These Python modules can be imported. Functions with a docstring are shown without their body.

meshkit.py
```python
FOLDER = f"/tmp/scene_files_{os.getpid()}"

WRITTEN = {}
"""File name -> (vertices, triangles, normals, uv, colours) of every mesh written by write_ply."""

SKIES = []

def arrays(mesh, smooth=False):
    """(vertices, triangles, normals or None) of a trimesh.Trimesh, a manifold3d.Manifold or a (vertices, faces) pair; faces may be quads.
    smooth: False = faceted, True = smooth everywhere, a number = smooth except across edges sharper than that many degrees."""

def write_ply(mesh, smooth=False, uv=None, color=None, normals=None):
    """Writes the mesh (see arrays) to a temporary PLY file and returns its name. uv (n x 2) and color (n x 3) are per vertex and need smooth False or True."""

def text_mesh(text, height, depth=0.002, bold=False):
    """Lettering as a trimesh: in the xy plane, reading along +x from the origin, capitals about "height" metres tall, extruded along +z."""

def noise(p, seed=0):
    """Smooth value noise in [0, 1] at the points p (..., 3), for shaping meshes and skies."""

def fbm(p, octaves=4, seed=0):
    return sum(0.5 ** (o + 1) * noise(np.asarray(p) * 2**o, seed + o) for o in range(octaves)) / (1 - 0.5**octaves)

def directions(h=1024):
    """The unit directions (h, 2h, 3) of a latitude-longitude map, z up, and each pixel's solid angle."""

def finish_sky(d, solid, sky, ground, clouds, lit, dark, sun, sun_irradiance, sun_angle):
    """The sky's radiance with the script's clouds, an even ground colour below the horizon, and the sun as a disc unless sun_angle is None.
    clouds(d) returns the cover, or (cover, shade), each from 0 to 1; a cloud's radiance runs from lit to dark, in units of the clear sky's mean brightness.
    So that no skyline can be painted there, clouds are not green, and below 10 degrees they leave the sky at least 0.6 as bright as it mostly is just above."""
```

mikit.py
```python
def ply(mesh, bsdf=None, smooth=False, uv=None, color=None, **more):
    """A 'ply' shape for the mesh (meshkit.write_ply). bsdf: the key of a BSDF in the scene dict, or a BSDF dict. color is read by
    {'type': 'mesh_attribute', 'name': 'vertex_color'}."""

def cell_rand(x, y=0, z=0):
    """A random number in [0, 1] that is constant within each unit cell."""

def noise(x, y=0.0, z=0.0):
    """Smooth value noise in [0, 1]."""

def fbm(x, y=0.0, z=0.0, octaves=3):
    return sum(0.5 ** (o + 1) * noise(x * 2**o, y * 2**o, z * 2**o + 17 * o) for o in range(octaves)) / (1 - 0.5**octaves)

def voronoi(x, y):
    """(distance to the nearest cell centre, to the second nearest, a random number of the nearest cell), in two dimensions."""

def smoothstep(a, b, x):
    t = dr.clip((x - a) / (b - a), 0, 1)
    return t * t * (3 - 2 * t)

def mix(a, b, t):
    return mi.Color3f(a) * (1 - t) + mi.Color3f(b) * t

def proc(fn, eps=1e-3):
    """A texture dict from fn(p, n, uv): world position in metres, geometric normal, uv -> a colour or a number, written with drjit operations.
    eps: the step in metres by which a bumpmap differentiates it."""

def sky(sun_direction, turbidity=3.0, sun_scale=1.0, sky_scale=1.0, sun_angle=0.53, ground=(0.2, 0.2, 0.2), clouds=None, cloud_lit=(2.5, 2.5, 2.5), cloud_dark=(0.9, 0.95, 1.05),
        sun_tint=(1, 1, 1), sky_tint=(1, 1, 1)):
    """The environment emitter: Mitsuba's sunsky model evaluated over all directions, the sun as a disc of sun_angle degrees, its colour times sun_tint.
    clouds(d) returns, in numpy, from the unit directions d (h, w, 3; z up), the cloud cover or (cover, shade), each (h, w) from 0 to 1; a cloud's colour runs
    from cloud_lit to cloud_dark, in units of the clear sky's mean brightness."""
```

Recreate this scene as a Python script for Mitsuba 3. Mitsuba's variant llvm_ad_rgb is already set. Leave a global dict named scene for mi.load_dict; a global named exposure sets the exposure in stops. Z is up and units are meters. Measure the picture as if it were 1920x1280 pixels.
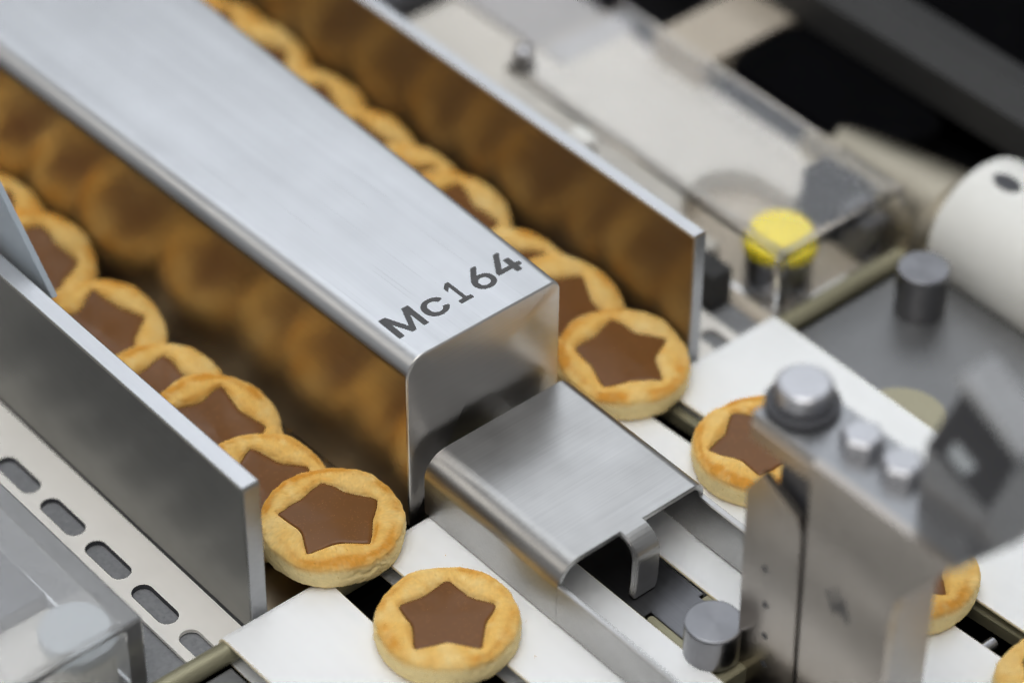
import math
import numpy as np, trimesh, mitsuba as mi, mikit, meshkit
import manifold3d as m3
from shapely.geometry import Polygon, Point, box as sbox
from shapely import affinity
import drjit as dr

T = mi.ScalarTransform4f
scene, labels = {}, {}
MM = 0.001

# ------------------------------------------------------------------ camera, light, exposure
CAM = np.array([-510.21642, -637.81873, 798.4509]) * MM
FWD = np.array([0.4927, 0.56899, -0.6584]); FWD /= np.linalg.norm(FWD)
UPV = np.array([0.42359, 0.5041, 0.75263])
scene['camera'] = {
    'type': 'thinlens', 'fov': math.degrees(2 * math.atan(960 / 5800.0)), 'fov_axis': 'x',
    'to_world': T().look_at(origin=CAM.tolist(), target=(CAM + FWD).tolist(), up=UPV.tolist()),
    'focus_distance': 1.118, 'aperture_radius': 0.0172, 'near_clip': 0.05, 'far_clip': 60.0}
exposure = 0.0
scene['hall_light'] = {'type': 'constant', 'radiance': {'type': 'rgb', 'value': [0.30, 0.305, 0.312]}}


def lamp(key, x, y, z, sx, sy, rad, label):
    scene[key] = {'type': 'rectangle',
                  'to_world': T().translate([x, y, z]).rotate([1, 0, 0], 180).scale([sx / 2, sy / 2, 1]),
                  'bsdf': {'type': 'diffuse', 'reflectance': {'type': 'rgb', 'value': 0.6}},
                  'emitter': {'type': 'area', 'radiance': {'type': 'rgb', 'value': rad}}}
    labels[key] = {'label': label, 'category': 'lamp'}


lamp('ceiling_lamp', 1.55, 2.0, 2.5, 3.4, 2.6, [1.06, 1.12, 1.20], 'broad cool white ceiling light panel over the machine')
lamp('ceiling_lamp_002', 0.0, 0.1, 2.4, 1.7, 1.5, [3.0, 3.07, 3.12], 'bright white ceiling light panel straight above the cookie rows')
lamp('ceiling_lamp_003', -2.6, 2.4, 2.5, 2.2, 2.2, [1.15, 1.08, 0.98], 'warm white ceiling light panel up to the left of the machine')
lamp('ceiling_lamp_001', -1.2, -0.9, 2.6, 2.6, 1.6, [2.5, 2.42, 2.3], 'warmer white ceiling light panel behind the photographer')


# ------------------------------------------------------------------ helpers
def ref(k):
    return {'type': 'ref', 'id': k}


def rgb(*c):
    return {'type': 'rgb', 'value': list(c) if len(c) > 1 else [c[0]] * 3}


def srgb(r, g, b):
    f = lambda v: v / 12.92 if v <= 0.04045 else ((v + 0.055) / 1.055) ** 2.4
    return [f(v / 255) for v in (r, g, b)]


def tm(m):
    """manifold or trimesh in millimetres -> trimesh in metres"""
    if hasattr(m, 'to_mesh'):
        q = m.to_mesh()
        m = trimesh.Trimesh(np.array(q.vert_properties[:, :3]), np.array(q.tri_verts), process=False)
    else:
        m = m.copy()
    m.vertices = np.asarray(m.vertices) * MM
    return m


def cat(*ms):
    return trimesh.util.concatenate([tm(m) if hasattr(m, 'to_mesh') else tm(m) for m in ms]).apply_scale(1 / MM)


def free(key):
    if not any(k == key or k.startswith(key + '__') for k in list(scene) + list(labels)):
        return key
    n = 1
    while any(k == f'{key}_{n:03d}' or k.startswith(f'{key}_{n:03d}__') for k in list(scene) + list(labels)):
        n += 1
    return f'{key}_{n:03d}'


def add(name, mesh, bsdf, parent=None, smooth=30, label=None, category=None, group=None, kind=None, **kw):
    key = free(parent + '__' + name if parent else name)
    scene[key] = mikit.ply(tm(mesh), bsdf, smooth=smooth, **kw)
    d = {}
    for a, b in (('label', label), ('category', category), ('group', group), ('kind', kind)):
        if b:
            d[a] = b
    if d:
        labels[key] = d
    return key


def thing(name, label, category, group=None):
    key = free(name)
    labels[key] = {'label': label, 'category': category}
    if group:
        labels[key]['group'] = group
    return key


def rbox(x0, x1, y0, y1, z0, z1, c=0.4):
    """box with chamfered edges"""
    c = min(c, (x1 - x0) / 2.2, (y1 - y0) / 2.2, (z1 - z0) / 2.2)
    pts = []
    for a in (0, 1):
        for b in (0, 1):
            for d in (0, 1):
                p = np.array([(x0, x1)[a], (y0, y1)[b], (z0, z1)[d]], float)
                s = np.array([1 - 2 * a, 1 - 2 * b, 1 - 2 * d], float) * c
                for k in range(3):
                    q = p + s; q[k] = p[k]
                    pts.append(q)
    return m3.Manifold.hull_points(np.array(pts))


def prism(poly, axis, a, b, bev=0.0):
    """extrude a shapely polygon. axis 'y': poly in (x,z); 'x': poly in (y,z); 'z': poly in (x,y)"""
    def cs(p):
        rings = [np.array(p.exterior.coords)[:-1]] + [np.array(i.coords)[:-1] for i in p.interiors]
        return m3.CrossSection([r.astype(float) for r in rings], m3.FillRule.EvenOdd)
    h = b - a
    if bev:
        small = poly.buffer(-bev, join_style=2)
        core = m3.Manifold.extrude(cs(poly), h - 2 * bev).translate((0, 0, bev))
        # bevelled caps as thin steps
        m = core
        n = 3
        for i in range(n):
            t = (i + 1) / n
            q = poly.buffer(-bev * (1 - math.sqrt(max(0, 1 - t * t))), join_style=2)
            m = m + m3.Manifold.extrude(cs(q), h - 2 * bev * (1 - t)).translate((0, 0, bev * (1 - t)))
    else:
        m = m3.Manifold.extrude(cs(poly), h)
    if axis == 'z':
        return m.translate((0, 0, a))
    if axis == 'y':   # (x, z) -> x, -> z, extrude along +y : map (u,v,w)->(u, w, v) mirrored keeps orientation via transform
        A = np.array([[1, 0, 0, 0], [0, 0, 1, a], [0, 1, 0, 0]], float)
    else:             # (y, z), extrude along x : (u,v,w)->(w,u,v)
        A = np.array([[0, 0, 1, a], [1, 0, 0, 0], [0, 1, 0, 0]], float)
    return m.transform(A)


def rrect(x0, x1, y0, y1, r):
    """rounded rectangle; r = radius or (ll, lr, ur, ul)"""
    if np.isscalar(r):
        r = (r,) * 4
    pts = []
    for (cx, cy, rr, a0) in ((x0 + r[0], y0 + r[0], r[0], 180), (x1 - r[1], y0 + r[1], r[1], 270), (x1 - r[2], y1 - r[2], r[2], 0), (x0 + r[3], y1 - r[3], r[3], 90)):
        n = max(2, int(4 + rr * 1.2))
        for i in range(n + 1):
            a = math.radians(a0 + 90 * i / n)
            pts.append((cx + rr * math.cos(a), cy + rr * math.sin(a)))
    return Polygon(pts).buffer(0)


def lathe(profile, x, y, seg=64, cap=True):
    """profile: list of (r, z) from bottom to top"""
    n = len(profile)
    th = np.linspace(0, 2 * np.pi, seg, endpoint=False)
    v = [[x + r * math.cos(t), y + r * math.sin(t), z] for (r, z) in profile for t in th]
    f = []
    for i in range(n - 1):
        for j in range(seg):
            k = (j + 1) % seg
            f += [[i * seg + j, i * seg + k, (i + 1) * seg + k], [i * seg + j, (i + 1) * seg + k, (i + 1) * seg + j]]
    if cap:
        b = len(v); v.append([x, y, profile[0][1]]); t = len(v); v.append([x, y, profile[-1][1]])
        for j in range(seg):
            k = (j + 1) % seg
            f += [[b, k, j], [t, (n - 1) * seg + j, (n - 1) * seg + k]]
    return trimesh.Trimesh(np.array(v), np.array(f), process=False)


def lathe_y(profile, x, z, seg=64):
    """profile: list of (r, y); axis along y"""
    m = lathe([(r, yy) for r, yy in profile], 0, 0, seg)
    v = np.array(m.vertices)
    return trimesh.Trimesh(np.stack([x + v[:, 1], v[:, 2], z + v[:, 0]], 1), m.faces, process=False)


# ------------------------------------------------------------------ materials
def brushed(axis, f1, f2, seed=0):
    """fine streaks along the axis (0 x, 1 y, 2 z), in metres"""
    def fn(p, n, uv):
        q = [p.x, p.y, p.z]
        s = [f1 if i != axis else f2 for i in range(3)]
        return mikit.noise(q[0] * s[0] + seed, q[1] * s[1], q[2] * s[2]) * 0.6 + mikit.noise(q[0] * s[0] * 2.3 + 9, q[1] * s[1] * 2 + seed, q[2] * s[2] * 2.3) * 0.4
    return fn


def metal(key, base, rough, axis=None, f1=2600, f2=60, bump=0.0, tone=0.12, rvar=0.06, wipes=0.0, **more):
    streak = brushed(axis, f1, f2) if axis is not None else (lambda p, n, uv: mikit.noise(p.x * 900, p.y * 900, p.z * 900))

    def col(p, n, uv):
        s = streak(p, n, uv)
        c = mikit.fbm(p.x * 55, p.y * 55, p.z * 55, 3)
        w = 1.0
        if wipes:   # long soft wipe marks and a few fine scratches along the grain
            u = mikit.fbm(p.x * 140 + p.y * 3, p.y * 5, 3.0, 3)
            t = mikit.noise(p.x * 1500 + p.y * 40, p.y * 22, 7.0)
            w = 1 + wipes * (u - 0.5) - 0.5 * wipes * mikit.smoothstep(0.80, 0.95, t)
        return mi.Color3f(*base) * (1 - tone * 0.5 + tone * 0.6 * (s - 0.5) + tone * (c - 0.5)) * w

    def ro(p, n, uv):
        c = mikit.fbm(p.x * 70 + 5, p.y * 70, p.z * 70, 3)
        return rough + rvar * (c - 0.5) * 2 + 0.03 * (streak(p, n, uv) - 0.5)
    b = {'type': 'principled', 'base_color': mikit.proc(col), 'metallic': 1.0, 'roughness': mikit.proc(ro), 'specular': 0.5, **more}
    if bump:
        b = {'type': 'bumpmap', 'arbitrary': mikit.proc(streak, eps=1e-4), 'scale': bump, 'bsdf': b}
    scene[key] = {'type': 'twosided', 'bsdf': b}


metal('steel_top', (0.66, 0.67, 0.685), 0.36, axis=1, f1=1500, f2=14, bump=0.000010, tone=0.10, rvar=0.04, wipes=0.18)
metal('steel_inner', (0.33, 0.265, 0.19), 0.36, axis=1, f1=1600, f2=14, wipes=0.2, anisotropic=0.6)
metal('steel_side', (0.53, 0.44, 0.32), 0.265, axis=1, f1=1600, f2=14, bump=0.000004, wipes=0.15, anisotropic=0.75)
metal('steel_outer', (0.27, 0.27, 0.255), 0.38, axis=1, bump=0.000006, tone=0.2)
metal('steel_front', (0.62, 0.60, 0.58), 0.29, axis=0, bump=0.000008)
metal('steel_shoe', (0.51, 0.505, 0.495), 0.32, axis=0, f1=1500, f2=25, bump=0.000010, tone=0.22, rvar=0.08)
metal('steel_plate_edge', (0.70, 0.71, 0.73), 0.40, axis=1, f1=1800, bump=0.00001)
metal('steel_arm', (0.36, 0.365, 0.375), 0.34)
metal('steel_post', (0.47, 0.43, 0.385), 0.25, axis=2, bump=0.000008)
metal('steel_turned', (0.26, 0.26, 0.272), 0.25)
metal('steel_deck', (0.25, 0.25, 0.25), 0.42, axis=0, bump=0.00001)
metal('steel_dark', (0.20, 0.20, 0.21), 0.30, axis=1, bump=0.000006, tone=0.3)

metal('bolt_bright', (0.55, 0.55, 0.57), 0.32)
metal('steel_column', (0.55, 0.54, 0.53), 0.48)


def plain(key, color, rough, spec=0.5, tone=0.06, freq=80, bump=0, bfreq=1500, **more):
    def col(p, n, uv):
        return mi.Color3f(*color) * (1 - tone + 2 * tone * mikit.fbm(p.x * freq, p.y * freq, p.z * freq, 3))
    b = {'type': 'principled', 'base_color': mikit.proc(col), 'roughness': rough, 'specular': spec, **more}
    if bump:
        def h(p, n, uv):
            return mikit.fbm(p.x * bfreq, p.y * bfreq, p.z * bfreq, 2)
        b = {'type': 'bumpmap', 'arbitrary': mikit.proc(h, eps=1e-4), 'scale': bump, 'bsdf': b}
    scene[key] = {'type': 'twosided', 'bsdf': b}


def belt_col(p, n, uv):
    c = mikit.fbm(p.x * 30, p.y * 30, p.z * 30, 3)
    d = mikit.fbm(p.x * 400, p.y * 60, p.z * 60, 2)
    spot = mikit.smoothstep(0.80, 0.86, mikit.noise(p.x * 420 + 3, p.y * 420, p.z * 420))
    return mi.Color3f(0.80, 0.81, 0.815) * (0.97 + 0.03 * c + 0.02 * d) * (1 - 0.0 * spot)


scene['belt_white'] = {'type': 'twosided', 'bsdf': {'type': 'principled', 'base_color': mikit.proc(belt_col), 'roughness': 0.38, 'specular': 0.45}}
plain('belt_edge', srgb(214, 202, 172), 0.7)
plain('cream_plastic', (0.76, 0.735, 0.69), 0.45, tone=0.03)
plain('felt_grey', (0.22, 0.225, 0.235), 0.95, spec=0.1, tone=0.22, freq=900, bump=0.0002, bfreq=1600)
plain('olive_metal', (0.30, 0.28, 0.185), 0.42, tone=0.1, metallic=0.55)
plain('olive_pad', (0.34, 0.32, 0.22), 0.55, tone=0.05)
plain('black_paint', (0.0035, 0.0035, 0.004), 0.9, spec=0.0, tone=0.2)
metal('steel_lane', (0.34, 0.28, 0.20), 0.34, axis=1)
plain('black_bed', (0.010, 0.010, 0.011), 0.85, spec=0.1, tone=0.2)
plain('dark_plastic', (0.045, 0.046, 0.052), 0.5, tone=0.08)
plain('white_plastic', (0.74, 0.735, 0.70), 0.5, tone=0.03)
plain('tan_metal', (0.46, 0.40, 0.32), 0.45, tone=0.08, metallic=0.3)
metal('tan_steel', (0.50, 0.45, 0.35), 0.38)
plain('grey_paint', (0.42, 0.41, 0.41), 0.5, tone=0.05)
plain('beam_grey', (0.032, 0.032, 0.032), 0.55, spec=0.3, tone=0.1)
plain('yellow_cap', (0.80, 0.64, 0.0), 0.5, tone=0.02)
plain('ink', (0.060, 0.060, 0.062), 0.55, tone=0.15, freq=900)
plain('lens_grey', (0.52, 0.555, 0.58), 0.4)
plain('beige_block', (0.58, 0.55, 0.50), 0.5, tone=0.15, freq=25)
scene['acrylic'] = {'type': 'dielectric', 'int_ior': 1.49, 'ext_ior': 1.0}
scene['acrylic_cloudy'] = {'type': 'principled', 'base_color': rgb(0.96, 0.965, 0.97), 'spec_trans': 0.86, 'roughness': 0.07, 'eta': 1.49}
plain('blue_grey', (0.34, 0.39, 0.44), 0.45, tone=0.05)


def crumb_h(p, n, uv):
    a = mikit.fbm(p.x * 900, p.y * 900, p.z * 900, 3)
    return a + 0.35 * mikit.noise(p.x * 3600, p.y * 3600, p.z * 3600)


scene['biscuit'] = {'type': 'twosided', 'bsdf': {'type': 'bumpmap', 'arbitrary': mikit.proc(crumb_h, eps=1e-4), 'scale': 0.0008,
                    'bsdf': {'type': 'principled', 'base_color': {'type': 'mesh_attribute', 'name': 'vertex_color'}, 'roughness': 0.72, 'specular': 0.25}}}


def choc_col(p, n, uv):
    c = mikit.fbm(p.x * 60, p.y * 60, p.z * 60, 3)
    s = mikit.smoothstep(0.70, 0.85, mikit.noise(p.x * 1500, p.y * 1500, p.z * 1500))
    return mi.Color3f(0.150, 0.062, 0.017) * (0.9 + 0.25 * c) * (1 + 0.25 * s)


scene['chocolate'] = {'type': 'twosided', 'bsdf': {'type': 'principled', 'base_color': mikit.proc(choc_col), 'roughness': 0.26, 'specular': 0.28}}

# ------------------------------------------------------------------ setting: the bed under everything
add('machine_bed', rbox(-420, 620, -520, 620, -60, -34, 1), 'black_bed', kind='structure', label='dark machine bed seen in the gaps between the belts')

# decks beside the belts, in front of the nose bar
for (x0, x1, lab) in ((-320, -96.5, 'narrow corner of brushed steel deck below the left end of the olive bar'), (178.2, 250.5, 'grey brushed steel deck plate right of the widest white belt')):
    add('deck_plate', rbox(x0, x1, -420, -10.5, -11, -7, 0.5), 'steel_deck', label=lab, category='steel plate')

# olive nose bar across the machine
add('nose_bar', lathe_y([(3.6, -205), (4.15, -204.4), (4.15, 287), (3.6, 287.6)], 0, 0, 32).apply_transform(np.array([[0, 1, 0, 0], [-1, 0, 0, -5.2], [0, 0, 1, -5.2], [0, 0, 0, 1.0]])),
    'olive_metal', label='long olive metal bar that the white belts turn over', category='bar')


# ------------------------------------------------------------------ white belts
def belt(xl0, xr0, xl1, xr1, label, y1=-360.0):
    """endless belt running over the nose bar; x edges at the nose (y=0) and at y1"""
    prof = [(y1, 0.0)]
    ys = np.linspace(y1, -5.2, 24)[1:]
    prof += [(y, 0.0) for y in ys]
    for i in range(1, 13):
        a = math.radians(90 - 15 * i)
        prof.append((-5.2 + 5.2 * math.cos(a), -5.2 + 5.2 * math.sin(a)))
    prof += [(y1, -10.4)]
    prof = np.array(prof)
    prof[:, 0] = np.minimum(prof[:, 0], 0.0)
    mid = []
    n = len(prof)
    d = np.gradient(prof, axis=0); d /= np.linalg.norm(d, axis=1, keepdims=True)
    nrm = np.stack([d[:, 1], -d[:, 0]], 1)       # inward
    inner = prof + nrm * 0.95
    def strip(pr, flip, x_of):
        v, f = [], []
        for (yy, zz) in pr:
            t = yy / y1
            a, b = x_of(t)
            v += [[a, yy, zz], [b, yy, zz]]
        for i in range(len(pr) - 1):
            q = [2 * i, 2 * i + 1, 2 * i + 3, 2 * i + 2]
            q = q[::-1] if flip else q
            f += [[q[0], q[1], q[2]], [q[0], q[2], q[3]]]
        return trimesh.Trimesh(np.array(v), np.array(f), process=False)
    xo = lambda t: (xl0 + (xl1 - xl0) * t, xr0 + (xr1 - xr0) * t)
    # rounded long edges: outer surface slightly narrower with a small edge facet
    e = 0.35
    top = strip(prof, False, lambda t: (xo(t)[0] + e, xo(t)[1] - e))
    key = thing('conveyor_belt', label, 'conveyor belt', 'white conveyor belts')
    add('belt_surface', top, 'belt_white', key, smooth=40)
    sides = []
    for s in (0, 1):
        v, f = [], []
        for (o, i_) in zip(prof, inner):
            t = o[0] / y1
            x = xo(t)[s]
            xi = x + (e if s == 0 else -e)
            o2 = o + (i_ - o) * 0.3
            v += [[xi, o[0], o[1]], [x, o2[0], o2[1]], [x, i_[0], i_[1]]]
        for i in range(len(prof) - 1):
            for k in (0, 1):
                q = [3 * i + k, 3 * i + k + 1, 3 * i + 3 + k + 1, 3 * i + 3 + k]
                f += [[q[0], q[1], q[2]], [q[0], q[2], q[3]]]
        sides.append(trimesh.Trimesh(np.array(v), np.array(f), process=False))
    add('belt_edge', cat(*sides), 'belt_edge', key, smooth=False, label='thin cream cut edge of the belt')
    return key


belt(-94.3, -48.0, -94.3, -56.0, 'white belt at bottom left, outermost, under the nearest loose cookie')
belt(-26.3, 26.0, -22.5, 28.0, 'white belt running under the left wall of the steel cover')
belt(51.5, 99.0, 53.5, 119.5, 'white belt running under the right wall of the steel cover')
belt(113.6, 177.2, 136.0, 177.0, 'widest white belt, beside the grey steel deck on the right')

# slider rails in the slots between the belts (olive, sunk), and the small pin
for pts, lab in (((-47.6, -9, -48.6, -40), 'olive slider rail in the left slot behind the nearest cookie'),
                 ((113.0, -9, 117.0, -52), 'olive slider rail in the right slot behind the half hidden cookie'),
                 ((124.5, -150, 127.5, -183), 'thin olive slider rail in the slot at lower right')):
    xa, ya, xb, yb = pts
    poly = Polygon([(xa - 2.3, ya), (xa, ya), (xb, yb), (xb - 2.3, yb)]).buffer(0.9).buffer(0)
    add('slider_rail', prism(poly, 'z', -9.5, -3.6, 0.5), 'olive_metal', label=lab, category='rail')
pin = lathe([(2.0, 0), (2.3, 0.4), (2.3, 8.6), (2.0, 9.0)], 0, 0, 24)
pin.apply_transform(trimesh.transformations.rotation_matrix(math.pi / 2, [0, 1, 0])); pin.apply_translation([110.7, -175, -8.5])
add('steel_pin', pin, 'bolt_bright', label='short bright steel pin in the dark slot at lower right', category='pin')
for xa, xb, yb in ((-40.5, -43, -340), (106.0, 126.0, -340)):
    poly = Polygon([(xa - .7, -8), (xa + .7, -8), (xb + .7, yb), (xb - .7, yb)])
    add('slot_ridge', prism(poly, 'z', -24, -15, 0), 'dark_plastic', label='thin dark ridge along the floor of the %s slot' % ('left' if xa < 0 else 'right'), category='rail')

# ------------------------------------------------------------------ lanes upstream
add('lane_floor', rbox(-71.8, -3.5, 4.5, 460, -13, -9.5, 0.4), 'steel_lane', kind='structure', label='dark floor of the left cookie lane')
add('lane_floor', rbox(71, 132.2, 4.5, 460, -9, -5.2, 0.4), 'steel_lane', kind='structure', label='dark floor of the right cookie lane')

# guide plates (left and right)
def guide_plate(x0, x1, mat, label):
    k = thing('guide_plate', label, 'guide plate')
    pm = tm(rbox(x0, x1, 0, 430, -9, 61, 0.55))
    pm = trimesh.Trimesh(pm.vertices[pm.faces].reshape(-1, 3), np.arange(len(pm.faces) * 3).reshape(-1, 3), process=False)
    scene[k + '__plate'] = mikit.ply(pm, mat, smooth=False, uv=np.stack([pm.vertices[:, 2] + 0.013 * pm.vertices[:, 0], pm.vertices[:, 1] + 0.017 * pm.vertices[:, 0]], 1))
    # milled top edge, set just proud of the plate
    add('top_edge', rbox(x0 + 0.5, x1 - 0.5, 0.6, 429, 60.2, 61.25, 0.2), 'steel_plate_edge', k, smooth=False, label='bright milled top edge')
    add('front_edge', rbox(x0 + 0.5, x1 - 0.5, -0.25, 1.0, -8, 60.3, 0.2), 'steel_arm', k, smooth=False, label='smooth steel front edge')
    return k


guide_plate(-79.8, -72.0, 'steel_outer', 'upright steel guide plate left of the left cookie row, grey outer face')
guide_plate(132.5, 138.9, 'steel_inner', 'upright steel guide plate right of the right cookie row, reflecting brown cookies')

# perforated cream strips beside the plates over grey felt
def perforated(x0, x1, xc, label, flabel):
    poly = sbox(x0, -0.5, x1, 430)
    k = thing('perforated_strip', label, 'strip')
    holes = []
    for i in range(-1, 14):
        yc = 5.0 + 29.4 * i
        holes.append(rrect(xc - 4.2, xc + 4.2, yc - 11.8, yc + 11.8, 4.15))
    for h in holes:
        poly = poly.difference(h)
    add('strip', prism(poly, 'z', -11.6, -10.0, 0.0), 'cream_plastic', k, smooth=False)
    # dark cut liners of the slots
    rims = [h.buffer(0.0).difference(h.buffer(-0.25)) for h in holes if h.bounds[1] > 0]
    add('slot_lining', cat(*[prism(r, 'z', -12.2, -10.15) for r in rims]), 'dark_plastic', k, smooth=False, label='dark cut edges of the slots')
    f = add('felt_belt', rbox(xc - 30, xc + 22, -0.5, 430, -16, -12.4, 0.3), 'felt_grey', label=flabel, category='belt')


perforated(-105.5, -80.3, -97.6, 'cream strip with a row of long slots, left of the left guide plate', 'grey felt belt under the slotted strip at left')
perforated(139.3, 166.0, 157.5, 'cream strip behind the right guide plate, mostly hidden by it', 'grey felt belt under the slotted strip behind the right guide plate')

# ------------------------------------------------------------------ guide block with the marking
B0, B1 = 5.0, 440.0
blk = thing('guide_block', 'big brushed steel block between the cookie rows marked Mc 164', 'steel block')


def block_section(y, inset=0.0, ztop=72.0):
    t = y - 5.0
    xl = -2.9 - 0.030 * t
    xr = 69.6 + 0.030 * t
    return np.array(rrect(xl + inset, xr - inset, -9.0, ztop - inset, (0.4, 0.4, 4.4, 8.6)).exterior.coords)[:-1]


def loft(sections, ys, close0=True, close1=True):
    n = len(sections[0]); v, f = [], []
    for s, y in zip(sections, ys):
        v += [[p[0], y, p[1]] for p in s]
    for i in range(len(ys) - 1):
        for j in range(n):
            k = (j + 1) % n
            f += [[i * n + j, (i + 1) * n + k, i * n + k], [i * n + j, (i + 1) * n + j, (i + 1) * n + k]]
    for end, flip in ((0, close0), (len(ys) - 1, close1)):
        if flip is None:
            continue
        c = len(v); s = np.array(sections[end]); v.append([s[:, 0].mean(), ys[end], s[:, 1].mean()])
        for j in range(n):
            k = (j + 1) % n
            a, b = end * n + j, end * n + k
            f.append([c, a, b] if end == 0 else [c, b, a])
    m = trimesh.Trimesh(np.array(v), np.array(f), process=False)
    return m


ys = [B0, B0 + 0.1, B0 + 0.3, B0 + 0.8, B0 + 60, B0 + 120, B0 + 200, B1]
ins = [0.8, 0.45, 0.18, 0, 0, 0, 0, 0]
body = loft([block_section(y, i) for y, i in zip(ys, ins)], ys)
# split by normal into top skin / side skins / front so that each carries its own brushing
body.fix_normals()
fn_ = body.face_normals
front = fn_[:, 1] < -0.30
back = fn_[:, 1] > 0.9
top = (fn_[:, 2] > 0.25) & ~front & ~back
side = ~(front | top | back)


def add_skin(name, mask, use, mat, label=None):
    # shaded with the normals of all lofted faces, so that skins meet without a seam
    v, f = np.array(body.vertices), np.array(body.faces)
    n = np.zeros_like(v)
    c = np.cross(v[f[use][:, 1]] - v[f[use][:, 0]], v[f[use][:, 2]] - v[f[use][:, 0]])
    c /= np.maximum(np.linalg.norm(c, axis=1, keepdims=True), 1e-12)
    for k in range(3):
        np.add.at(n, f[use][:, k], c)
    n = n / np.maximum(np.linalg.norm(n, axis=1, keepdims=True), 1e-12)
    ids = np.unique(f[mask])
    back_ = np.zeros(len(v), int); back_[ids] = np.arange(len(ids))
    nn_ = np.where(np.linalg.norm(n[ids], axis=1, keepdims=True) > 0, n[ids], [0, -1.0, 0])
    path = meshkit.write_ply((v[ids] * MM, back_[f[mask]]), False, uv=np.stack([v[ids][:, 2] + 0.01 * v[ids][:, 0], v[ids][:, 1]], 1) * MM, normals=nn_)
    key = blk + '__' + name
    scene[key] = {'type': 'ply', 'filename': path, 'face_normals': False, 'bsdf': ref(mat)}
    if label:
        labels[key] = {'label': label}


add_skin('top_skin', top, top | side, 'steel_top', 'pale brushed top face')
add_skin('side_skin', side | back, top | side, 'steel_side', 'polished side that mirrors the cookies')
add_skin('front_face', front, front, 'steel_front', 'grey brushed front face')

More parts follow.
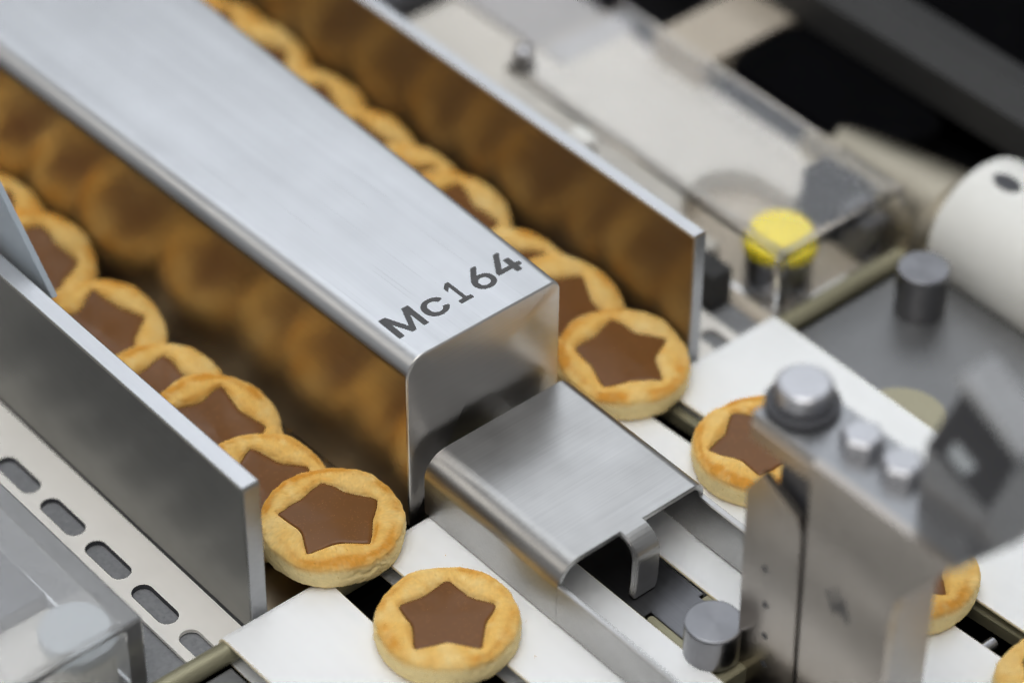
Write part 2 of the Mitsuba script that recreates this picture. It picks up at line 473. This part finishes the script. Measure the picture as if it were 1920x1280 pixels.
# the marking, laser print 0.05 mm proud of the top
glyphs = []
for ch, x0, x1, y0, y1 in (('M', 3.7, 17.4, 16.9, 29.3), ('c', 19.2, 29.2, 17.2, 27.2), ('1', 32.9, 38.9, 17.4, 30.0), ('6', 42.6, 52.2, 17.6, 30.6), ('4', 53.4, 64.6, 18.2, 31.2)):
    g = meshkit.text_mesh(ch, 12.5, 0.06, bold=True)
    v = np.array(g.vertices); lo, hi = v.min(0), v.max(0)
    v[:, 0] = x0 + (v[:, 0] - lo[0]) / (hi[0] - lo[0]) * (x1 - x0)
    v[:, 1] = y0 + (v[:, 1] - lo[1]) / (hi[1] - lo[1]) * (y1 - y0) + 0.0
    v[:, 2] = v[:, 2] - lo[2] + 72.0
    glyphs.append(trimesh.Trimesh(v, g.faces, process=False))
add('marking', cat(*glyphs), 'ink', blk, smooth=False, label='dark grey lettering Mc 164')

# ------------------------------------------------------------------ steel cover (inverted U) in front of the block
cov = thing('steel_cover', 'low steel cover over the belts in front of the marked block', 'cover')
W0, W1, ZT, TH = 0.0, 70.4, 27.8, 2.4
outer = rrect(W0, W1, 0.7, ZT, (0.2, 0.2, 5.5, 10.5))
inner = rrect(W0 + TH, W1 - TH, -6, ZT - TH, (0.1, 0.1, 3.1, 8.1))
shell = prism(outer.difference(inner), 'y', -74.0, -0.2, 0.5)
add('shell', shell, 'steel_shoe', cov, smooth=35)
add('rail', rbox(W0, W0 + TH, -420, -73.6, 0.9, 19.6, 0.45), 'steel_shoe', cov, smooth=False, label='left wall of the cover running on as a low rail')
add('rail', rbox(W1 - TH - 0.5, W1, -101, -73.6, 0.9, 21.5, 0.45), 'steel_shoe', cov, smooth=False, label='right wall of the cover running on as a short rail')
add('rail_end', prism(Polygon([(W1 - TH - 0.5, -101), (W1, -101), (W1 - 1.5, -108), (W1 - TH - 5, -113), (W1 - TH - 7, -112)]), 'z', 1.0, 19.5, 0.4), 'steel_deck', cov, smooth=False, label='bent dark end of the right rail')
# bent tab at the front edge
pts_o, pts_i = [], []
w = 2.6
cx, cz, rr = -76.5, ZT - 8.0, 8.0
path = [(-74.9, ZT + 0.15)]
for i in range(0, 10):
    a = math.radians(90 + 10 * i)
    path.append((-76.0 + 7.5 * math.cos(a), ZT + 0.15 - 7.5 + 7.5 * math.sin(a)))
path += [(-83.2, 9.0), (-82.6, 4.5), (-82.2, 2.2)]
path = np.array(path)
from shapely.geometry import LineString
tabp = LineString(path).buffer(w / 2 + 0.35, cap_style=2, join_style=1)
tabp = affinity.translate(tabp, 0, -w / 2 - 0.38)
add('tab', prism(affinity.translate(tabp, 1.2, 0), 'x', 29.2, 40.4, 0.9), 'steel_shoe', cov, smooth=35, label='curved steel tab bent down at the front edge of the cover')

# ------------------------------------------------------------------ dark slide plate and its knob between the belts
pl = rrect(26.6, 51.0, -126.2, -30, 0.8)
pl = pl.difference(sbox(26.0, -132, 30.4, -90.6).buffer(0)).union(Polygon([(26.8, -91.8), (26.9, -91.8), (26.9, -92), (26.8, -92)]).buffer(-1.3)).buffer(0)
pl = max(getattr(pl, 'geoms', [pl]), key=lambda g: g.area)
pl = pl.difference(sbox(48.8, -108, 53, -96))
add('slide_plate', prism(pl, 'z', -4.2, -0.3, 0.4), 'steel_dark', smooth=False, label='dark scratched steel plate with a slot, under the open end of the cover', category='steel plate')
add('slide_rail', prism(rrect(27.2, 30.2, -126, -91.5, 1.3), 'z', -6.5, -0.9, 0.3), 'olive_metal', label='dark olive rail along the left edge of the scratched steel plate', category='rail')
add('stop_piece', rbox(48.9, 52.2, -110, -97, -5, -0.9, 0.3), 'olive_metal', label='small olive stop piece beside the right edge of the scratched plate', category='block')
add('knob_base', prism(Polygon([(27.4, -126.5), (51.2, -126.5), (51.2, -131.5), (27.4, -131.5)]), 'z', -9, -1.4, 0.5), 'olive_metal', smooth=False, label='olive square base under the round steel knob of the scratched plate', category='block')


def knob(x, y, r, z0, z1, key_label):
    k = thing('round_knob', key_label, 'knob')
    add('body', lathe([(r - 0.6, z0), (r, z0 + 0.5), (r, z1 - 1.2), (r - 0.25, z1 - 0.75), (r - 0.25, z1 - 0.6), (r, z1 - 0.4), (r - 0.1, z1 - 0.12), (r - 0.5, z1)], x, y, 72, cap=False), 'steel_turned', k, smooth=25)
    # turned face: fine concentric grooves
    prof = []
    for i in range(71):
        q = (r - 0.5) * (1 - i / 70.0)
        prof.append((max(q, 0.001), z1 + (0.016 if i % 2 else 0.0)))
    add('turned_face', lathe(prof, x, y, 150, cap=False), 'steel_turned', k, smooth=False, label='flat top with fine turning rings')
    return k


knob(33.9, -118.6, 10.4, -0.3, 15.0, 'round steel knob on the scratched dark plate in front of the cover')
knob(231.0, -31.0, 10.4, -7.0, 14.0, 'round steel knob standing on the grey deck at right')

disc = Point(174.5, -76).buffer(17.5, 48)
add('half_disc', prism(disc, 'z', -6.9, -2.0, 0.3), 'olive_pad', label='flat olive disc half covered by the edge of the widest white belt', category='disc')

# ------------------------------------------------------------------ acrylic guards
def guard(name_label, x0, x1, y0, y1, side, spacer_xy, cap_mat, cap_label, sp_label):
    k = thing('acrylic_guard', name_label, 'clear guard')
    t = 5.5
    zt = 22.5
    zb = -9.8 if side == 'right' else -11
    outer_ = rbox(x0, x1, y0, y1, zb, zt, 1.0)
    inner_ = rbox(x0 + t, x1 + 50, y0 + t, y1 + 50, zb - 5, zt - t, 0.8) if side == 'right' else rbox(x0 - 50, x1 - t, y0 + t, y1 + 50, zb - 5, zt - t, 0.8)
    add('moulded_cover', outer_ - inner_, 'acrylic' if side == 'right' else 'acrylic_cloudy', k, smooth=False)
    sx, sy = spacer_xy
    s = thing('spacer_bolt', sp_label, 'bolt')
    sz = -1.5 if side == 'right' else 0.0
    add('shank', lathe([(11.4, -12.5), (11.8, -12.2), (11.8, 9.5 + sz), (11.4, 9.9 + sz)], sx, sy, 48), 'steel_turned' if side == 'right' else 'white_plastic', s)
    add('cap', lathe([(12.4, 10.0 + sz), (12.8, 10.3 + sz), (12.8, 14.2 + sz), (12.3, 14.7 + sz)], sx, sy, 48), cap_mat, s, label=cap_label)


guard('clear acrylic guard box at bottom left beside the slotted strip', -215, -121, 5, 330, 'left', (-139.5, 20.5), 'lens_grey', 'flat grey cap', 'grey capped bolt under the clear guard at bottom left')
guard('clear acrylic guard box behind the right guide plate, whitish with reflected light', 184.5, 254, 2, 172, 'right', (202.5, 21), 'yellow_cap', 'bright yellow cap', 'yellow capped bolt under the clear guard at right')
# bases below the guards
add('shelf_plate', rbox(-330, -128, 58, 200, -12.6, -6, 0.5), 'steel_dark', label='dark steel shelf under the clear guard at the left edge', category='steel plate')
add('base_plate', rbox(-330, -128, -0.8, 430, -17, -13, 0.3), 'cream_plastic', label='pale base plate under the clear guard at bottom left', category='plate')
add('base_plate', rbox(180.2, 262, -0.8, 178, -17, -13, 0.3), 'tan_metal', label='tan base plate under the right clear guard', category='steel plate')
wb_ = sbox(189.5, 46, 262, 178).difference(Point(216, 62).buffer(19, 32).union(sbox(197, 40, 235, 62)))
add('base_plate', prism(wb_, 'z', -12.5, -3, 0.8), 'beige_block', label='pale beige block with an arched cutout under the far end of the right clear guard', category='block')
add('rear_plate', rbox(180.2, 226, 179, 254, -17, -6, 0.3), 'beige_block', label='pale plate far behind the right clear guard, next to the guide plate', category='steel plate')
add('rear_plate', rbox(226.5, 268, 179, 430, -17, -4, 0.3), 'grey_paint', label='grey plate far behind the right clear guard at the top edge', category='steel plate')
add('rear_block', rbox(184, 224, 257, 330, -17, 4, 2), 'dark_plastic', label='dark block far behind the pale plate at the top edge', category='block')
add('sensor_block', rbox(238, 252, 26, 45, -12.5, 12, 1), 'black_paint', label='black block under the far right corner of the clear guard', category='block')
add('sensor_block', rbox(238, 252.0, 9, 24, -12.5, 6, 1), 'dark_plastic', label='dark grey block under the near right corner of the clear guard', category='block')
sc = thing('cap_screw', 'rounded screw head at the far corner of the right clear guard', 'screw')
add('head', lathe([(4.2, 22.6), (4.5, 23), (4.5, 29.5), (3.9, 31.2), (2.6, 32.4), (0.5, 32.9)], 189, 164, 32), 'bolt_bright', sc)
add('washer', lathe([(5.5, 22.55), (5.5, 23.4)], 189, 164, 32), 'black_paint', sc)
add('clip_pad', rbox(166, 175, 100, 112, -9.5, 30, 1.5), 'white_plastic', label='small white clip between the right guide plate and the clear guard', category='clip')
add('gap_rail', rbox(168.5, 180, 24, 152, -14, 6, 0.8), 'beam_grey', label='dark grey rail between the right guide plate and clear guard', category='rail')

# ------------------------------------------------------------------ far right: drum, roller, beam, strap
dr_ = thing('plastic_drum', 'white plastic drum at the right edge with a small oval hole', 'drum')
RD, XD, ZD, YD = 30.0, 281.5, 1.0, -12.0
prof = [(RD - 5, YD), (RD - 2.2, YD - 0.6), (RD - 0.7, YD - 2.2), (RD, YD - 5), (RD, -260), (RD - 4, -262)][::-1]
add('shell', lathe_y(prof, XD, ZD, 96), 'white_plastic', dr_, smooth=40)
a = math.radians(95)
hole = lathe([(0.1, -0.3), (4.0, -0.3), (4.0, 0.25), (3.6, 0.35), (0.1, 0.35)], 0, 0, 32, cap=False)
hv = np.array(hole.vertices) * [1.0, 1.7, 1.0]
nn = np.array([math.cos(a), 0, math.sin(a)]); tt = np.array([-math.sin(a), 0, math.cos(a)])
hv = hv[:, :1] * tt + hv[:, 1:2] * np.array([0, 1.0, 0]) + hv[:, 2:] * nn + np.array([XD, YD - 17, ZD]) + nn * RD
add('hole', trimesh.Trimesh(hv, hole.faces, process=False), 'dark_plastic', dr_, label='dark oval hole in the drum')
add('tan_roller', lathe_y([(8, 72), (12, 70), (15, 64), (27, -8), (24, -12)][::-1], 273, -5, 64), 'tan_steel', label='wide tan roller lying behind the clear guard at upper right', category='roller')
add('black_housing', rbox(345, 560, -160, 420, -30, 24, 6), 'black_paint', label='black housing with rounded edges at upper right', category='housing')
hp = Polygon([(266, 46), (312, 20), (318, 128), (268, 124)]).buffer(-14).buffer(14, 24)
add('black_casing', prism(hp, 'z', -30, 11, 2.0), 'black_paint', label='black casing with a rounded corner between the tan strap and the tan roller', category='housing')
add('grey_beam', prism(Polygon([(313, 12), (340, 12), (340, 33), (326, 36), (313, 30)]), 'y', -160, 420, 0.6), 'beam_grey', label='dark grey steel beam crossing the top right corner', category='beam')
add('steel_strap', prism(rrect(258, 352, 126, 158, 2), 'z', -6, 11.5, 0.6), 'tan_metal', label='tan steel strap running from behind the clear guard to the dark beam', category='strap')

# ------------------------------------------------------------------ post with its sensor
post = thing('sensor_post', 'blurred steel bracket post in the right foreground with bolts on its top', 'post')
lp = Polygon([(-127.0, -30), (-154.6, -30), (-151.0, 80), (-149, 84), (-131, 92), (-124.5, 80)])
add('narrow_panel', prism(lp, 'x', 38.5, 42.0, 0.5), 'steel_post', post, smooth=False)
gp = Polygon([(-156.0, -30), (-192.0, -30), (-192.0, 70), (-194, 80), (-214.5, 112), (-214.5, 112.2), (-152.2, 112.2)])
add('wide_panel', prism(gp, 'x', 38.5, 42.5, 0.5), 'steel_post', post, smooth=False)
add('column', rbox(42.6, 62, -191.2, -157, -30, 107, 0.8), 'steel_column', post, smooth=False)
add('arm_plate', rbox(41.0, 67.5, -214.4, -121.5, 108.5, 112.2, 0.8), 'steel_arm', post, smooth=False)
add('arm_lip', rbox(40.6, 43.5, -152, -122, 100.5, 108.4, 0.6), 'steel_post', post, smooth=False)
add('spacer', rbox(44, 60, -155.5, -133, -30, 108, 1.5), 'dark_plastic', post, smooth=False)


def hexbolt(x, y, z, r, h, name, mat, dome=0.6, label=None):
    k = add(name, lathe([(r * 0.97, z), (r, z + 0.3), (r, z + h - 1.3), (r - 0.3, z + h - 0.7), (r - 1.3, z + h), (0.05, z + h + 0.02)], x, y, 6 if name == 'nut' else 48, cap=False), mat, post, smooth=20 if name == 'nut' else 28, label=label)
    return k


k = hexbolt(55.5, -131, 115.2, 9.8, 8.0, 'bolt', 'bolt_bright', label='large round bolt head on the arm')
add('washer', lathe([(12.6, 112.3), (12.8, 112.6), (12.8, 114.6), (12.2, 115.1)], 55.5, -131, 48), 'dark_plastic', k)
hexbolt(56.4, -157.3, 112.3, 7.6, 6.4, 'nut', 'bolt_bright')
hexbolt(57.0, -174.6, 112.3, 7.6, 6.4, 'nut', 'bolt_bright')
for (y, z) in ((-136.3, 51.4), (-137.8, 35.2), (-138.8, 20.7), (-139.4, 7.3)):
    d = lathe([(0.05, 0), (1.3, 0), (1.5, 0.1), (0.05, 0.14)], 0, 0, 20, cap=False)
    v = np.array(d.vertices); v = np.stack([38.5 - v[:, 2], y + v[:, 0], z + v[:, 1]], 1)
    add('hole', trimesh.Trimesh(v, d.faces, process=False), 'dark_plastic', post)
marks = []
for (ya, za, yb, zb) in ((-165.2, 63.5, -168.6, 56.5), (-168.6, 66.5, -171.5, 59.5), (-168.0, 60.0, -172.5, 57.6), (-172.0, 64.0, -175.0, 56.8)):
    marks.append(prism(LineString([(ya, za), (yb, zb)]).buffer(0.8), 'x', 38.38, 38.6))
add('stamp', cat(*marks), 'ink', post, smooth=False, label='small dark engraved strokes on the post')
sen = thing('light_sensor', 'dark tilted sensor with a pale window at the end of the post arm', 'sensor')
add('bracket', prism(Polygon([(-188, 112.6), (-209, 103.5), (-216.5, 131), (-188.5, 140)]), 'x', 50, 57, 0.8), 'steel_arm', sen, smooth=False)
add('frame', prism(Polygon([(-188.7, 140.2), (-216.6, 131.2), (-227, 163), (-202, 175.5)]), 'x', 50, 57, 0.8), 'steel_arm', sen, smooth=False)
add('dark_face', prism(Polygon([(-189.5, 140.6), (-216.0, 132.2), (-225.8, 162.0), (-202, 173.6)]), 'x', 49.2, 50.2, 0.3), 'dark_plastic', sen, smooth=False, label='dark face of the sensor')
add('edge_plate', prism(Polygon([(-199.5, 175.6), (-227.5, 162.2), (-229.6, 166.6), (-202, 180.2)]), 'x', 46.5, 60.5, 0.6), 'steel_plate_edge', sen, smooth=False)
add('flange', prism(Polygon([(-217, 131), (-227.6, 163), (-238, 150), (-230.5, 129), (-210, 102.5)]), 'x', 49.2, 52, 0.4), 'steel_arm', sen, smooth=False, label='paler side flange of the sensor bracket')
add('window', prism(Polygon([(-198, 143), (-206, 139.5), (-210, 146), (-201, 150)]), 'x', 48.9, 49.3, 0), 'lens_grey', sen, smooth=False, label='pale rectangular sensor window')

# hold-down blade over the left lane
bl = Polygon([(0, 0), (16, 0), (16, 160), (0, 160)])
bm = prism(Polygon([(132.5, 55), (156, 40), (212, 100), (187, 115)]), 'x', -68.5, -66.0, 0.4)
add('hold_down_blade', bm, 'blue_grey', smooth=False, label='blue grey steel blade slanting into the left cookie row at the left edge', category='blade')

# ------------------------------------------------------------------ star cookies
RC = 26.3


def make_cookie(seed):
    rng = np.random.default_rng(seed)
    NT = 330
    th = np.linspace(0, 2 * np.pi, NT, endpoint=False)
    u = np.abs(((np.degrees(th) + 3600) % 72) - 36) / 36.0           # 1 at a tip, 0 in a valley
    which = np.round(np.degrees(th) / 72).astype(int) % 5
    tipr = 19.9 + rng.uniform(-1.6, 0.8, 5)
    val = 13.5 + rng.uniform(-1.0, 1.3, 5)
    vi = (np.floor(np.degrees(th) / 72).astype(int)) % 5
    pw = rng.uniform(1.5, 2.1, 5)[which]
    S = val[vi] * (1 - u ** pw) + tipr[which] * u ** pw
    # smooth rounding of the tips
    nk = int(rng.integers(3, 7)) * 2 + 1
    ker = np.hanning(nk); ker /= ker.sum()
    S = np.convolve(np.concatenate([S[-8:], S, S[:8]]), ker, 'same')[8:-8]
    c, s = np.cos(th), np.sin(th)
    S = S * (1 + 0.05 * (meshkit.fbm(np.stack([c * 5 + seed, s * 5, 0 * c], 1), 2, seed + 8) - 0.5))
    wob = meshkit.fbm(np.stack([c * 1.7 + seed, s * 1.7, 0 * c], 1), 3, seed) - 0.5
    R = RC * (1 + 0.055 * wob)
    lobe = 1 - u ** 1.5
    rows, par = [], []
    # inner wall and lobe
    hl = 11.3 + 1.2 * lobe + 1.3 * (meshkit.fbm(np.stack([c * 1.6, s * 1.6, 0 * c + seed], 1), 2, seed + 5) - 0.5)
    for q in (0.0, 0.04, 0.09, 0.15, 0.22, 0.30, 0.39, 0.48, 0.57, 0.66, 0.74, 0.82, 0.89, 0.95):
        r = S - 0.1 + (R - 1.4 - S) * q
        prof = min(1, q / 0.30) if q < 0.3 else 1 - 0.85 * ((q - 0.3) / 0.7) ** 2.2 * 0.5
        up = math.sin(min(1, q / 0.34) * math.pi / 2) ** 0.55 if q > 0 else 0
        base = 9.2
        z = base + (hl - base) * up - (1.3 * max(0, (q - 0.34) / 0.66) ** 2.2)
        rows.append((r, z)); par.append((q, 0))
    zt = rows[-1][1]
    for j, (dr_, dz) in enumerate(((0.75, 0.5), (0.28, 1.4), (0.03, 2.8))):
        rows.append((R - dr_ + 0 * R, zt - dz)); par.append((1, (j + 1) / 9.0))
    for k in range(1, 13):
        f = k / 12.0
        z = (zt - 2.9) * (1 - f) + 0.9 * f
        rows.append((R + 0.28 * math.sin(f * math.pi) - 0.35 * f ** 2, z)); par.append((1, (3 + 5 * f) / 9.0))
    rows.append((R - 1.5, 0 * R + 0.15)); par.append((1, 1.0))
    rows.append((R - 4.0, 0 * R + 0.0)); par.append((1, 1.0))
    rows.append((R * 0.03, 0 * R + 0.0)); par.append((1, 1.0))
    V, Q = [], []
    for (r, z), pq in zip(rows, par):
        V.append(np.stack([r * c, r * s, z + 0 * r], 1)); Q.append(np.tile(pq, (NT, 1)))
    V = np.vstack(V); Q = np.vstack(Q)
    # subdivide radially is not needed: displace with noise
    nz = meshkit.fbm(V * 0.30 + seed * 7, 4, seed) - 0.5
    nf = meshkit.fbm(V * 1.1 + seed * 3, 3, seed + 1) - 0.5
    rad = np.hypot(V[:, 0], V[:, 1]) + 1e-9
    topm = (Q[:, 1] == 0) & (Q[:, 0] > 0.05)
    sidem = (Q[:, 1] > 0) & (Q[:, 1] < 1)
    V[:, 2] += np.where(topm, 0.75 * nz + 0.34 * nf, np.where(sidem, 0.25 * nz, 0))
    push = np.where(sidem, 1.1 * nz + 0.6 * nf, 0)
    V[:, :2] += V[:, :2] / rad[:, None] * push[:, None]
    # a few cracks on the outer shoulder
    for _ in range(rng.integers(2, 5)):
        a0 = rng.uniform(0, 2 * np.pi); da = rng.uniform(0.1, 0.28); zz = rng.uniform(4.5, 9.5)
        ang = np.arctan2(V[:, 1], V[:, 0]); d = (ang - a0 + np.pi) % (2 * np.pi) - np.pi
        line = zz + 0.8 * np.sin(d * 22 + seed)
        cr = np.exp(-((V[:, 2] - line) / 0.55) ** 2) * np.exp(-(d / da) ** 4) * sidem
        V[:, :2] *= (1 - 0.030 * cr)[:, None]
    # colour of the bake
    big = meshkit.fbm(V * 0.085 + seed * 11, 3, seed + 2)
    mid = meshkit.fbm(V * 0.33 + seed * 5, 3, seed + 3)
    fine = meshkit.fbm(V * 1.6 + seed * 2, 2, seed + 4)
    golden = np.array(srgb(234, 190, 106)); brown = np.array(srgb(212, 148, 56)); pale = np.array(srgb(242, 219, 158)); cream = np.array(srgb(241, 220, 166))
    q = Q[:, 0]
    ring = np.exp(-((q - 0.86) / 0.17) ** 2) * (Q[:, 1] < 0.3) + np.exp(-((q - 0.20) / 0.10) ** 2) * 0.45 * (Q[:, 1] == 0)
    bro = rng.uniform(0.35, 0.85)
    wb = np.clip(ring * (0.2 + bro) * np.clip(3.2 * big - 0.95, 0, 1.4) * (0.4 + 1.2 * mid) + 1.1 * np.clip(big - 0.5, 0, 1) * bro + 0.4 * (mid - 0.5), 0, 1) * (Q[:, 1] < 0.3)
    wp = np.clip(mikit_smooth(0.12, 0.45, Q[:, 1]) + np.clip(0.55 - q * 9, 0, 1) * 0.6 * (Q[:, 1] == 0) + 0.9 * np.clip(0.50 - mid, 0, 1) + 1.0 * np.clip(0.5 - big, 0, 1), 0, 1)
    col = golden * (1 - wb)[:, None] + brown * wb[:, None]
    col = col * (1 - wp)[:, None] + (pale * (0.5 + 0.5 * fine)[:, None] + cream * (0.5 - 0.5 * fine)[:, None]) * wp[:, None]
    speck = meshkit.noise(V * 1.9 + seed * 13, seed + 9) > 0.93
    col = np.where((speck & (Q[:, 1] == 0))[:, None], col * [0.78, 0.68, 0.5], col)
    col = col * (0.90 + 0.20 * fine)[:, None]
    grain = meshkit.noise(V * 2.4 + seed * 17, seed + 21)
    col = col * (0.90 + 0.17 * grain)[:, None]
    pore = (meshkit.noise(V * 1.25 + seed * 23, seed + 31) > 0.90) & (Q[:, 1] > 0.2)
    col = np.where(pore[:, None], col * [0.80, 0.70, 0.52], col)
    bottom = V[:, 2] < 0.7
    col = np.where(bottom[:, None], col * [0.86, 0.72, 0.5], col)
    F = []
    nr = len(rows)
    i = np.arange(nr - 1)[:, None] * NT; j = np.arange(NT)[None]; k = (j + 1) % NT
    F = np.concatenate([np.stack([i + j, i + NT + j, i + NT + k], -1).reshape(-1, 3), np.stack([i + j, i + NT + k, i + k], -1).reshape(-1, 3)])
    V[:, 2] *= 0.99
    biscuit = trimesh.Trimesh(V, F, process=False)
    # chocolate star: flat pool with a softly rounded rim
    crow = []
    for f_, dz in ((1.03, -1.4), (1.01, -0.55), (0.985, -0.12), (0.95, 0.06), (0.88, 0.08), (0.75, 0.0), (0.5, -0.03), (0.25, -0.03), (0.002, -0.03)):
        sh = S * f_
        zz = 10.6 + dz + 0.25 * (1 - f_) + 0.5 * (meshkit.noise(np.stack([sh * c * 0.12, sh * s * 0.12, 0 * c + seed], 1), seed) - 0.5)
        crow.append(np.stack([sh * c, sh * s, zz], 1))
    CV = np.vstack(crow); CV[:, 2] *= 0.99; nr = len(crow)
    i = np.arange(nr - 1)[:, None] * NT
    CF = np.concatenate([np.stack([i + j, i + k, i + NT + k], -1).reshape(-1, 3), np.stack([i + j, i + NT + k, i + NT + j], -1).reshape(-1, 3)])
    choc = trimesh.Trimesh(CV, CF, process=False)
    return biscuit, np.clip(col, 0, 1), choc


def mikit_smooth(a, b, x):
    t = np.clip((x - a) / (b - a), 0, 1)
    return t * t * (3 - 2 * t)


VAR = []
for sd in range(9):
    b_, c_, ch_ = make_cookie(sd + 3)
    bm_ = tm(b_); bm_.fix_normals()
    VAR.append((mikit.ply(bm_, 'biscuit', smooth=True, color=c_), mikit.ply(tm(ch_), 'chocolate', smooth=50)))


def cookie(x, y, tilt, star, var, label, group, z=0.0):
    key = free('star_cookie')
    a = math.radians(tilt)
    zc = z + RC * math.sin(a) * 0.97
    g = np.random.default_rng(int(abs(x) * 31 + abs(y) * 7)).uniform(0.97, 1.015, 2)
    M = T().translate([x * MM, y * MM, (zc + 0.15) * MM]).rotate([1, 0, 0], tilt).rotate([0, 0, 1], star).scale([float(g[0]), float(g[1]), 1.0])
    labels[key] = {'label': label, 'category': 'cookie', 'group': group}
    scene[key + '__biscuit'] = {**VAR[var][0], 'to_world': M}
    scene[key + '__chocolate_star'] = {**VAR[var][1], 'to_world': M}


GL, GR, GF = 'cookies queued in the left row', 'cookies queued in the right row', 'loose cookies on the white belts'
cookie(-33.0, -53.7, 0, 51, 0, 'loose golden cookie with a chocolate star, nearest, at the bottom of the picture', GF)
cookie(113.7, -60.0, 0, 9, 1, 'loose cookie on the right belts half hidden by the steel post', GF)
cookie(107.8, -140.5, 0, 56, 2, 'loose cookie peeping out right of the post under the dark sensor', GF)
cookie(110.8, -216.5, 0, 30, 3, 'loose browned cookie cut off by the lower right picture edge', GF)
cookie(-34.5, 11.0, 2.5, 63, 8, 'front cookie of the left row, lying over the nose of the white belts', GL)
LROW = [(-42.5, 43.5, 18.5, 70, 5, 'second cookie of the left row, tucked under the front one'),
        (-38.5, 79.5, 22, 49, 1, 'third cookie of the left row, its star fully showing above the plate'),
        (-41, 108.5, 18, 55, 3, 'fourth cookie of the left row, only the tip of its star showing'),
        (-38.2, 154.5, 19, 64, 7, 'fifth cookie of the left row, browned, with a gap to the next'),
        (-36, 206.5, 24, 44, 8, 'sixth cookie of the left row, right of the slanting blade'),
        (-37, 240, 24, 20, 4, 'seventh cookie of the left row, behind the slanting blade at the left edge'),
        (-37, 277, 24, 10, 5, 'last cookie of the left row, cut off by the left picture edge')]
for a_ in LROW:
    cookie(*a_, GL, -9.4)
cookie(106.0, 9.0, 4, 61, 6, 'front cookie of the right row, whole star showing beside the block', GR)
RROW = [(105.0, 45.5, 22, 27, 0, 'second cookie of the right row, deep brown rim'),
        (102.5, 71.5, 19, 10, 4, 'third cookie of the right row, pale, beside the 4 of the marking'),
        (105, 113.5, 24, 45, 6, 'fourth cookie of the right row, a star point showing over the block edge'),
        (102.8, 139.5, 23, 15, 2, 'fifth cookie of the right row, a low golden hump over the block edge'),
        (104, 170.5, 22, 60, 7, 'sixth cookie of the right row, a golden hump over the block edge'),
        (105, 207.5, 22, 33, 5, 'seventh cookie of the right row, blurred golden hump'),
        (105.2, 247, 27, 5, 0, 'eighth cookie of the right row, blurred and dark brown'),
        (105, 270, 24, 50, 1, 'ninth cookie of the right row, at the top picture edge')]
for a_ in RROW:
    cookie(*a_, GR, -5.1)
for (x_, y_, st) in ((-38, 318, 5), (104, 309, 12)):
    cookie(x_, y_, 24, st, 2, 'cookie further back in the %s row, seen mirrored in the steel' % ('left' if x_ < 0 else 'right'), GL if x_ < 0 else GR, -9.4 if x_ < 0 else -5.1)

# crumbs fallen in the lanes and in the slots
rng = np.random.default_rng(77)
bits = []
for _ in range(150):
    side = rng.random()
    if side < 0.55:
        x_, y_, z_ = rng.uniform(-18, -4), rng.uniform(6, 200), -9.4
    elif side < 0.8:
        x_, y_, z_ = rng.uniform(72, 131), rng.uniform(6, 120), -5.1
    else:
        y_ = rng.uniform(-130, -8); x_, z_ = (rng.uniform(-25, -3) if rng.random() < 0.5 else rng.uniform(72, 98)), 0.02
    r_ = rng.uniform(0.18, 0.5) * (0.6 if z_ > 0 else 1)
    m_ = trimesh.creation.icosphere(subdivisions=0, radius=r_)
    m_.vertices = m_.vertices * rng.uniform(0.6, 1.3, 3) + [x_, y_, z_ + r_ * 0.6]
    bits.append(m_)
plain('crumb_tan', srgb(214, 165, 90), 0.8, spec=0.1)
add('biscuit_crumbs', trimesh.util.concatenate(bits), 'crumb_tan', smooth=False, label='tiny biscuit crumbs scattered in the cookie lanes and on the belts', category='crumbs', kind='stuff')
